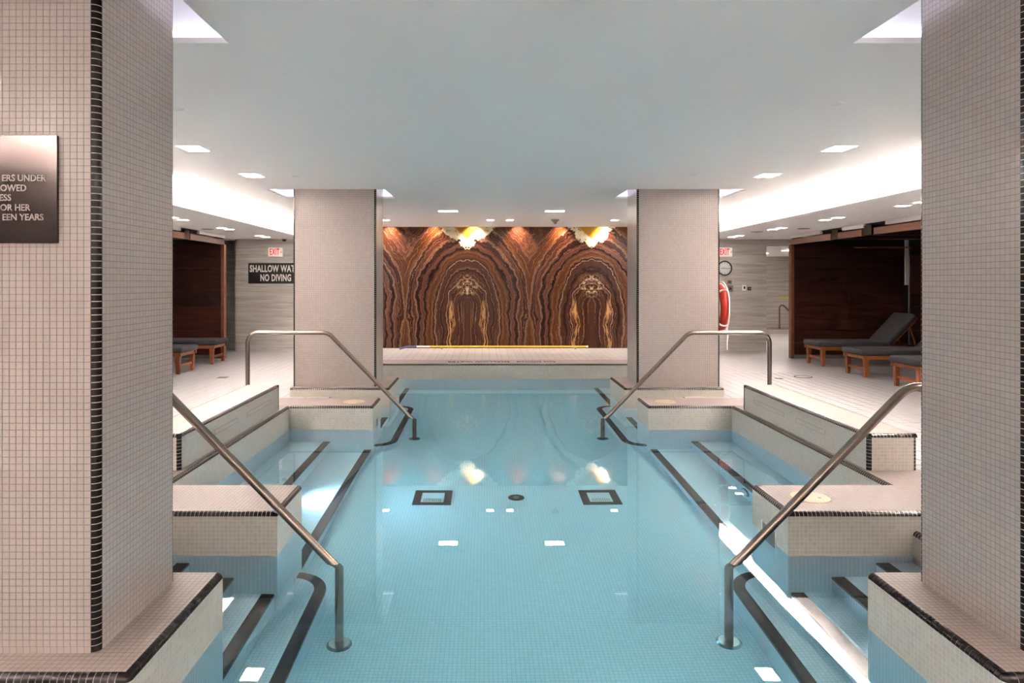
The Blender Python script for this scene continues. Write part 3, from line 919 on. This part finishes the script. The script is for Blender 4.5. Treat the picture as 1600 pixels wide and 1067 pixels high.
# ------------------------------------------------------------------ loungers
def make_lounger(raised):
    root = empty('sun_lounger')
    LX, W2 = 1.95, 0.31
    for x in (0.06, LX - 0.12):
        for y in (-1, 1):
            a, b_ = 0.036, 0.024
            cy = y * (W2 - 0.045)
            MB().hexa([(x - b_, cy - b_, 0), (x + b_, cy - b_, 0), (x + b_, cy + b_, 0), (x - b_, cy + b_, 0),
                       (x - a, cy - a, 0.32), (x + a, cy - a, 0.32), (x + a, cy + a, 0.32), (x - a, cy + a, 0.32)]).build('leg', 'lounger_wood', root)
    for y in (-1, 1):
        MB().box(0, LX, y * W2, y * (W2 - 0.03), 0.29, 0.345).build('side_rail', 'lounger_wood', root)
    for x in (0.03, LX - 0.05):
        MB().box(x, x + 0.03, -W2 + 0.03, W2 - 0.03, 0.29, 0.345).build('end_rail', 'lounger_wood', root)
    MB().box(0.05, 0.075, -W2 + 0.06, W2 - 0.06, 0.115, 0.155).build('stretcher', 'lounger_wood', root)
    for k in range(12):
        x = 0.10 + k * 0.1
        MB().box(x, x + 0.07, -W2 + 0.03, W2 - 0.03, 0.325, 0.343).build('slat', 'lounger_wood', root)
    hx = 1.25
    c = rounded(-0.03, hx if raised else LX, -W2 - 0.01, W2 + 0.01, 0.345, 0.445, 0.035).build('seat_cushion', 'cushion', root, smooth=True)
    for y in (-1, 1):
        MB().tube([(0.0, y * (W2 + 0.006), 0.395), (hx, y * (W2 + 0.006), 0.395)], 0.006, 6).build('piping', 'cushion', c)
    if raised:
        ang = math.radians(47)
        mb = rounded(0, 0.72, -W2 - 0.01, W2 + 0.01, 0, 0.09, 0.03)
        b_ = mb.build('back_cushion', 'cushion', root, smooth=True)
        b_.location = (hx, 0, 0.365); b_.rotation_euler = (0, -ang, 0)
        f = MB().box(0, 0.70, -W2 + 0.02, W2 - 0.02, -0.03, 0).build('back_frame', 'lounger_wood', root)
        f.location = (hx, 0, 0.365); f.rotation_euler = (0, -ang, 0)
        for y in (-1, 1):
            MB().tube([(1.75, y * 0.24, 0.33), (1.62, y * 0.24, 0.72)], 0.014, 8).build('strut', 'lounger_wood', root)
    return root
l0 = make_lounger(True)
spots = [(l0, 5.70, 12.48, 0, 'charcoal-cushioned teak lounger with raised back, deepest on the right by the walnut wall'),
         (None, 5.66, 11.03, 0, 'middle charcoal-cushioned teak lounger of the three on the right'),
         (None, 5.63, 9.65, 0, 'nearest charcoal-cushioned teak lounger on the right beside the near column'),
         (None, -5.24, 12.80, PI, 'deeper charcoal-cushioned teak lounger of the two on the left'),
         (None, -5.24, 11.42, PI, 'nearer charcoal-cushioned teak lounger on the left, cut by the near column')]
for o, x, y, rz, lab in spots:
    o = o or dup(l0)
    o.location = (x, y, 0); o.rotation_euler = (0, 0, rz)
    tag(o, lab, 'sun lounger', 'poolside loungers')

# ------------------------------------------------------------------ walnut cabanas
for s in (-1, 1):
    x0 = 5.78 if s > 0 else 5.46
    root = empty('walnut_cabana', (s * x0, 13.5, 0))
    tag(root, f'dark walnut panelled alcove behind the {side(s)} loungers', 'alcove', 'walnut alcoves')
    XX = lambda v: s * v
    ZB = 2.25
    n = 9
    h = (ZB - 0.07) / n
    xe = 2.22
    for k in range(n):
        MB().box(XX(0.03), XX(xe), 0.0, 0.03, 0.07 + k * h + 0.002, 0.07 + (k + 1) * h - 0.002).build('plank', 'plank_x', root)
    for k in range(n):
        MB().box(XX(xe + 0.10), XX(xe + 0.13), -6.5, -0.02, 0.07 + k * h + 0.002, 0.07 + (k + 1) * h - 0.002).build('plank', 'plank_y', root)
    MB().box(XX(0.03), XX(xe + 0.1), 0.03, 0.08, 0, ZB + 0.15).build('wall_core', 'dark_plastic', root)
    MB().box(XX(xe + 0.13), XX(xe + 0.18), -6.5, 0.08, 0, ZB + 0.15).build('wall_core', 'dark_plastic', root)
    MB().box(XX(-0.02), XX(0.04), -0.02, 0.09, 0, ZB).build('edge_post', 'beam', root)
    MB().box(XX(0.03), XX(xe), -0.008, 0.0, 0, 0.07).build('plinth', 'grey_plastic', root)
    MB().box(XX(xe + 0.02), XX(xe + 0.09), -0.004, 0.026, 1.45, 2.34).build('pale_strip', 'plaster', root)
    for a, b_ in ((13.5, 11.94), (11.70, 10.97), (10.62, 9.3), (9.05, 7.6)):
        MB().box(XX(-0.02), XX(0.06), a - 13.5, b_ - 13.5, ZB, ZB + 0.105).build('beam', 'beam', root)
    for yb in (11.82, 10.80, 9.17):
        MB().box(XX(-0.01), XX(xe), yb - 0.10 - 13.5, yb + 0.10 - 13.5, ZB + 0.0, ZB + 0.16).build('cross_beam', 'plank_x', root)
    for a, b_ in ((13.5, 12.3), (11.55, 10.9), (10.3, 9.3)):
        MB().box(XX(-0.03), XX(0.02), a - 13.5, b_ - 13.5, ZB + 0.125, ZB + 0.19).build('fascia', 'plaster', root)
    MB().box(XX(0.0), XX(xe + 0.1), -6.5, 0.0, ZB + 0.17, ZB + 0.185).build('lid', 'dark_plastic', root)
    MB().box(XX(1.2), XX(xe + 0.09), -0.10, -0.06, ZB - 0.075, ZB - 0.05).build('led_glow_strip', 'led_glow', root)  # glow of the LED line put into the strip's colour

# ------------------------------------------------------------------ signs and wall fittings
# shallow water sign
WY = 14.93
def wx(px, d=WY): return (px - 757.5) * d / 1067 + CX
def wz(py, d=WY): return CZ - (py - 441) * d / 1067
r = empty('warning_sign', (wx(431), WY, wz(427)))
tag(r, 'black sign reading shallow water no diving on the grey stone wall', 'sign')
MB().box(-0.60, 0.60, -0.012, 0, -0.224, 0.224).build('board', 'sign_black', r)
text_part('lettering', 'SHALLOW WATER', 0.205, 'sign_white', r, (0.0, -0.013, 0.095), (PI / 2, 0, 0), width=1.14, bold=0.006, spacing=1.08)
text_part('lettering', 'NO DIVING', 0.205, 'sign_white', r, (0.0, -0.013, -0.105), (PI / 2, 0, 0), width=0.67, bold=0.006, spacing=1.08)
for px, lab in ((431, 'lit red exit sign above the black warning sign'), (1132, 'lit red exit sign above the round clock')):
    r = empty('exit_sign', (wx(px), WY, wz(394)))
    tag(r, lab, 'exit sign', 'exit signs')
    MB().box(-0.155, 0.155, -0.05, 0, -0.10, 0.10).build('case', 'white_plastic', r)
    MB().box(-0.145, 0.145, -0.052, -0.05, -0.09, 0.09).build('lit_face', 'exit_white', r)
    text_part('lettering', 'EXIT', 0.19, 'exit_red', r, (-0.015, -0.0545, 0.0), (PI / 2, 0, 0), width=0.21, bold=0.005, spacing=1.1)
    mb = MB().add([(0.118, -0.055, 0.025), (0.118, -0.055, -0.025), (0.142, -0.055, 0.0), (0.118, -0.053, 0.025), (0.118, -0.053, -0.025), (0.142, -0.053, 0.0)],
                  [(0, 1, 2), (5, 4, 3), (0, 3, 4, 1), (1, 4, 5, 2), (2, 5, 3, 0)])
    mb.build('arrow', 'exit_red', r)
# clock
r = empty('wall_clock', (wx(1132), WY, wz(419)))
tag(r, 'round white wall clock with black rim beside the far right column', 'clock')
ring = [(0.15 * math.cos(2 * PI * k / 32), -0.02, 0.15 * math.sin(2 * PI * k / 32)) for k in range(32)]
MB().tube(ring, 0.016, 8, closed=True).build('rim', 'dark_plastic', r, smooth=True)
face = MB().disc((0, -0.018, 0), 0.145, 0.018, 32, 'y').build('face', 'clock_face', r)
for k in range(12):
    a = 2 * PI * k / 12
    o = MB().box(-0.004, 0.004, -0.0205, -0.018, 0.105, 0.13).build('hour_mark', 'dark_plastic', face)
    o.rotation_euler = (0, a, 0)
for L_, a, w_ in ((0.075, math.radians(268), 0.006), (0.11, math.radians(95), 0.004)):
    o = MB().box(-w_, w_, -0.023, -0.0205, -0.015, L_).build('hand', 'dark_plastic', r)
    o.rotation_euler = (0, a, 0)
# small wall boxes
for px, py, wd, ht, mat, nm, lab, cat in (
        (1139.5, 440.5, 0.10, 0.085, 'grey_plastic', 'control_box', 'small dark control box under the clock', 'control box'),
        (1140.5, 451, 0.13, 0.14, 'grey_plastic', 'call_box', 'larger dark box below the control box, half behind the red ring', 'box'),
        (1162.5, 449.5, 0.085, 0.13, 'white_plastic', 'light_switch', 'white switch plate on the grey stone wall', 'switch'),
        (1170.5, 451, 0.075, 0.075, 'dark_plastic', 'thermostat', 'small dark thermostat right of the white switch', 'thermostat')):
    r = empty(nm, (wx(px), WY, wz(py)))
    tag(r, lab, cat)
    rounded(-wd / 2, wd / 2, -0.03, 0, -ht / 2, ht / 2, 0.006, 2).build('case', mat, r)
    MB().box(-wd * 0.22, wd * 0.22, -0.034, -0.03, -ht * 0.2, ht * 0.2).build('cover' if mat != 'white_plastic' else 'rocker', 'dark_plastic' if mat != 'dark_plastic' else 'grey_plastic', r)
# dome camera
r = empty('security_camera', (wx(444, 14.6), 14.6, ZS))
tag(r, 'small dark dome camera under the left soffit', 'camera')
MB().disc((0, 0, 0), 0.065, -0.02, 20).build('mount', 'white_plastic', r, smooth=True)
MB().add(*(lambda rings: ([p for g in rings for p in g], [(i * 16 + k, i * 16 + (k + 1) % 16, (i + 1) * 16 + (k + 1) % 16, (i + 1) * 16 + k) for i in range(4) for k in range(16)]))(
    [[(0.05 * math.cos(a) * math.cos(2 * PI * k / 16), 0.05 * math.cos(a) * math.sin(2 * PI * k / 16), -0.02 - 0.05 * math.sin(a)) for k in range(16)] for a in [PI / 2 * q / 4.02 for q in range(5)]])
    ).build('dome', 'dark_plastic', r, smooth=True)
# sprinklers, detector, vents
for px, py, lab in ((1306, 161, 'round white sprinkler cap nearest the near right column'), (462, 275, 'round white sprinkler cap above the far left column'),
                    (1083, 272, 'round white sprinkler cap above the far right column'), (277, 170, 'round white sprinkler cap beside the near left column')):
    d = (ZC - CZ) * 1067 / (441 - py)
    r = tag(empty('sprinkler', (wx(px, d), d, ZC)), lab, 'sprinkler', 'ceiling sprinklers')
    MB().disc((0, 0, 0), 0.045, -0.008, 20, r2=0.04).build('cap', 'white_plastic', r, smooth=True)
    MB().disc((0, 0, -0.008), 0.03, -0.004, 20).build('plate', 'white_plastic', r)
d = (ZC - CZ) * 1067 / (441 - 343)
r = tag(empty('smoke_detector', (wx(867.5, d), d, ZC)), 'cone-shaped sprinkler detector hanging before the onyx wall', 'detector')
MB().disc((0, 0, 0), 0.085, -0.03, 20, r2=0.07).build('base', 'vent', r, smooth=True)
MB().disc((0, 0, -0.03), 0.055, -0.06, 16, r2=0.018).build('cone', 'vent', r, smooth=True)
for s, px, py in ((1, 1255.5, 357), (1, 1183, 362), (-1, 324, 358), (-1, 331, 366)):
    d = (ZS - CZ) * 1067 / (441 - py)
    r = tag(empty('ceiling_speaker', (wx(px, d), d, ZS)), f'round ceiling grille in the {side(s)} soffit, {"nearer" if py < 361 else "farther"} one', 'speaker', 'soffit grilles')
    MB().disc((0, 0, 0), 0.11, -0.006, 24, r2=0.10).build('rim', 'vent', r, smooth=True)
    MB().disc((0, 0, -0.006), 0.085, -0.002, 24).build('grille', 'grey_plastic', r)

# plaque on the near left column
r = empty('rules_plaque', (-2.065, 2.556, 1.83))
tag(r, 'brushed metal rules plaque on the near left column', 'sign')
px2m = 2.55 / 1067
xr = (90 - 757.5) * px2m + CX - r.location.x
zt = CZ - (212 - 441) * px2m - r.location.z
zb = CZ - (380 - 441) * px2m - r.location.z
MB().box(xr - 0.46, xr, -0.012, 0.002, zb, zt).build('plate', 'plaque', r)
for body, pxr, py in (('ERS UNDER', 73.5, 279), ('LOWED', 43.5, 294.5), ('ESS', 19.5, 309.5), ('OR HER', 49, 325), ('EEN YEARS', 70, 340)):
    text_part('lettering', body, 0.034, 'plaque_text', r, ((pxr - 757.5) * px2m + CX - r.location.x, -0.0135, CZ - (py - 441) * px2m - r.location.z),
              (PI / 2, 0, 0), xscale=0.93, align='RIGHT', depth=0.001, bold=0.0006)

# life ring on the outer face of the far right column
r = empty('life_ring', (CE + 0.082, 9.42, 1.16))
tag(r, 'red life ring with white rope hung on the far right column', 'life ring')
cen = [(0, 0.275 * math.cos(2 * PI * k / 40), 0.275 * math.sin(2 * PI * k / 40)) for k in range(40)]
MB().tube(cen, 0.062, 14, closed=True).build('ring', 'red', r, smooth=True)
rope = []
for k in range(48):
    a = 2 * PI * k / 48
    rad = 0.345 + 0.022 * abs(math.sin(2 * a))
    rope.append((0.03, rad * math.cos(a), rad * math.sin(a)))
MB().tube(rope, 0.009, 6, closed=True).build('rope', 'rope', r, smooth=True)
for k in range(4):
    a = PI / 4 + PI / 2 * k
    c = (0, 0.275 * math.cos(a), 0.275 * math.sin(a))
    ring = [(0.066 * math.cos(b_), c[1] + 0.066 * math.sin(b_) * math.cos(a), c[2] + 0.066 * math.sin(b_) * math.sin(a)) for b_ in [2 * PI * q / 16 for q in range(16)]]
    MB().tube(ring, 0.012, 6, closed=True).build('band', 'rope', r, smooth=True)
MB().tube([(0.03, -0.25, -0.25), (0.04, -0.27, -0.34), (0.03, -0.26, -0.45), (0.03, -0.265, -0.56)], 0.008, 6).build('loose_rope', 'rope', r, smooth=True)

# reaching pole at the foot of the onyx
def pxd(px): return (px - 757.5) * 15.3 / 1067 + CX
r = empty('reaching_pole', (pxd(770), 15.4, 0.055))
tag(r, 'long yellow rescue pole with blue and white end lying along the onyx wall', 'rescue pole')
ox = r.location.x
MB().tube([(pxd(671) - ox, 0, 0), (pxd(917) - ox, 0, 0)], 0.019, 10).build('pole', 'yellow', r, smooth=True)
MB().tube([(pxd(650) - ox, 0, 0), (pxd(671) - ox, 0, 0)], 0.019, 10).build('white_sleeve', 'white_plastic', r, smooth=True)
MB().tube([(pxd(917) - ox, 0, 0), (pxd(920) - ox, 0, 0)], 0.021, 10).build('end_cap', 'white_plastic', r, smooth=True)
MB().tube([(pxd(625) - ox, -0.15, -0.035), (pxd(636) - ox, -0.05, 0.0), (pxd(650) - ox, 0, 0)], 0.020, 10).build('blue_head', 'blue', r, smooth=True)
for x in (pxd(690), pxd(900)):
    MB().box(x - ox - 0.02, x - ox + 0.02, -0.02, 0.02, -0.055, -0.017).build('rest', 'grey_plastic', r)

# deck drains
d = CZ * 1067 / (590 - 441)
r = tag(empty('deck_drain', (wx(348, d), d, 0.003)), 'small dark square drain in the left deck', 'drain')
MB().box(-0.075, 0.075, -0.075, 0.075, 0, 0.003).build('frame', 'drain_dark', r)
for k in range(5):
    MB().box(-0.055 + k * 0.024, -0.045 + k * 0.024, -0.055, 0.055, 0.003, 0.006).build('bar', 'grey_plastic', r)
d = CZ * 1067 / (589 - 441)
r = tag(empty('deck_hatch', (wx(1255, d), d, 0.003)), 'faint round access cover in the right deck', 'cover')
MB().tube([(0.13 * math.cos(2 * PI * k / 28), 0.13 * math.sin(2 * PI * k / 28), 0.0) for k in range(28)], 0.006, 6, closed=True).build('rim', 'steel', r, smooth=True)
MB().disc((0, 0, 0), 0.125, 0.002, 28).build('plate', 'deck_tile', r)
d = CZ * 1067 / (591.5 - 441)
r = tag(empty('deck_drain', (wx(1217, d), d, 0.003)), 'small dark drain in the right deck behind the handrail foot', 'drain')
MB().box(-0.05, 0.05, -0.05, 0.05, 0, 0.003).build('frame', 'drain_dark', r)
MB().box(-0.03, 0.03, -0.03, 0.03, 0.003, 0.005).build('grate', 'grey_plastic', r)

# corridor behind the clock wall: raised plunge-pool curb, rail, tape, lamp
r = tag(empty('plunge_pool_curb', (7.6, 19.9, 0)), 'low raised curb at the end of the corridor', 'curb', kind='structure')
MB().box(-1.5, 1.3, 0, 0.65, 0, 0.13).build('curb', 'wall_tile', r)
MB().box(-1.5, 1.3, -0.01, 0.66, 0.13, 0.145).build('cap', 'top_tile', r)
r = tag(empty('corridor_handrail', (wx(1218, 20.1), 20.1, 0.145)), 'thin steel handrail on the curb in the corridor', 'handrail')
MB().tube(fillet([(0, 0, 0), (0, 0, 0.80), (0.55, 0, 0.25)], (0.08,)), 0.024, 10).build('rail', 'steel', r, smooth=True)
MB().disc((0, 0, 0), 0.05, 0.01, 16).build('base_plate', 'chrome', r, smooth=True)
r = tag(empty('caution_tape', (wx(1227, 20.5), 20.5, wz(465, 20.5))), 'strip of yellow caution tape in the corridor', 'tape')
MB().hexa([(-0.25, 0, -0.03), (0.25, 0, -0.01), (0.25, 0.004, -0.01), (-0.25, 0.004, -0.03), (-0.25, 0, 0.0), (0.25, 0, 0.05), (0.25, 0.004, 0.05), (-0.25, 0.004, 0.0)]).build('strip', 'tape', r)
MB().hexa([(0.08, -0.004, -0.03), (0.16, -0.004, -0.025), (0.16, 0.0, -0.025), (0.08, 0.0, -0.03), (0.08, -0.004, 0.05), (0.16, -0.004, 0.06), (0.16, 0.0, 0.06), (0.08, 0.0, 0.05)]).build('knot', 'tape', r)
rect_lamp('corridor_downlight', 7.1, 18.3, 2.28, 0.3, 0.3, 'e_soffit', 'square downlight in the corridor ceiling behind the clock wall', 'light', 'corridor lamps')
rect_lamp('corridor_downlight', 7.1, 16.5, 2.28, 0.3, 0.3, 'e_soffit', 'square downlight in the corridor ceiling close to the opening', 'light', 'corridor lamps')
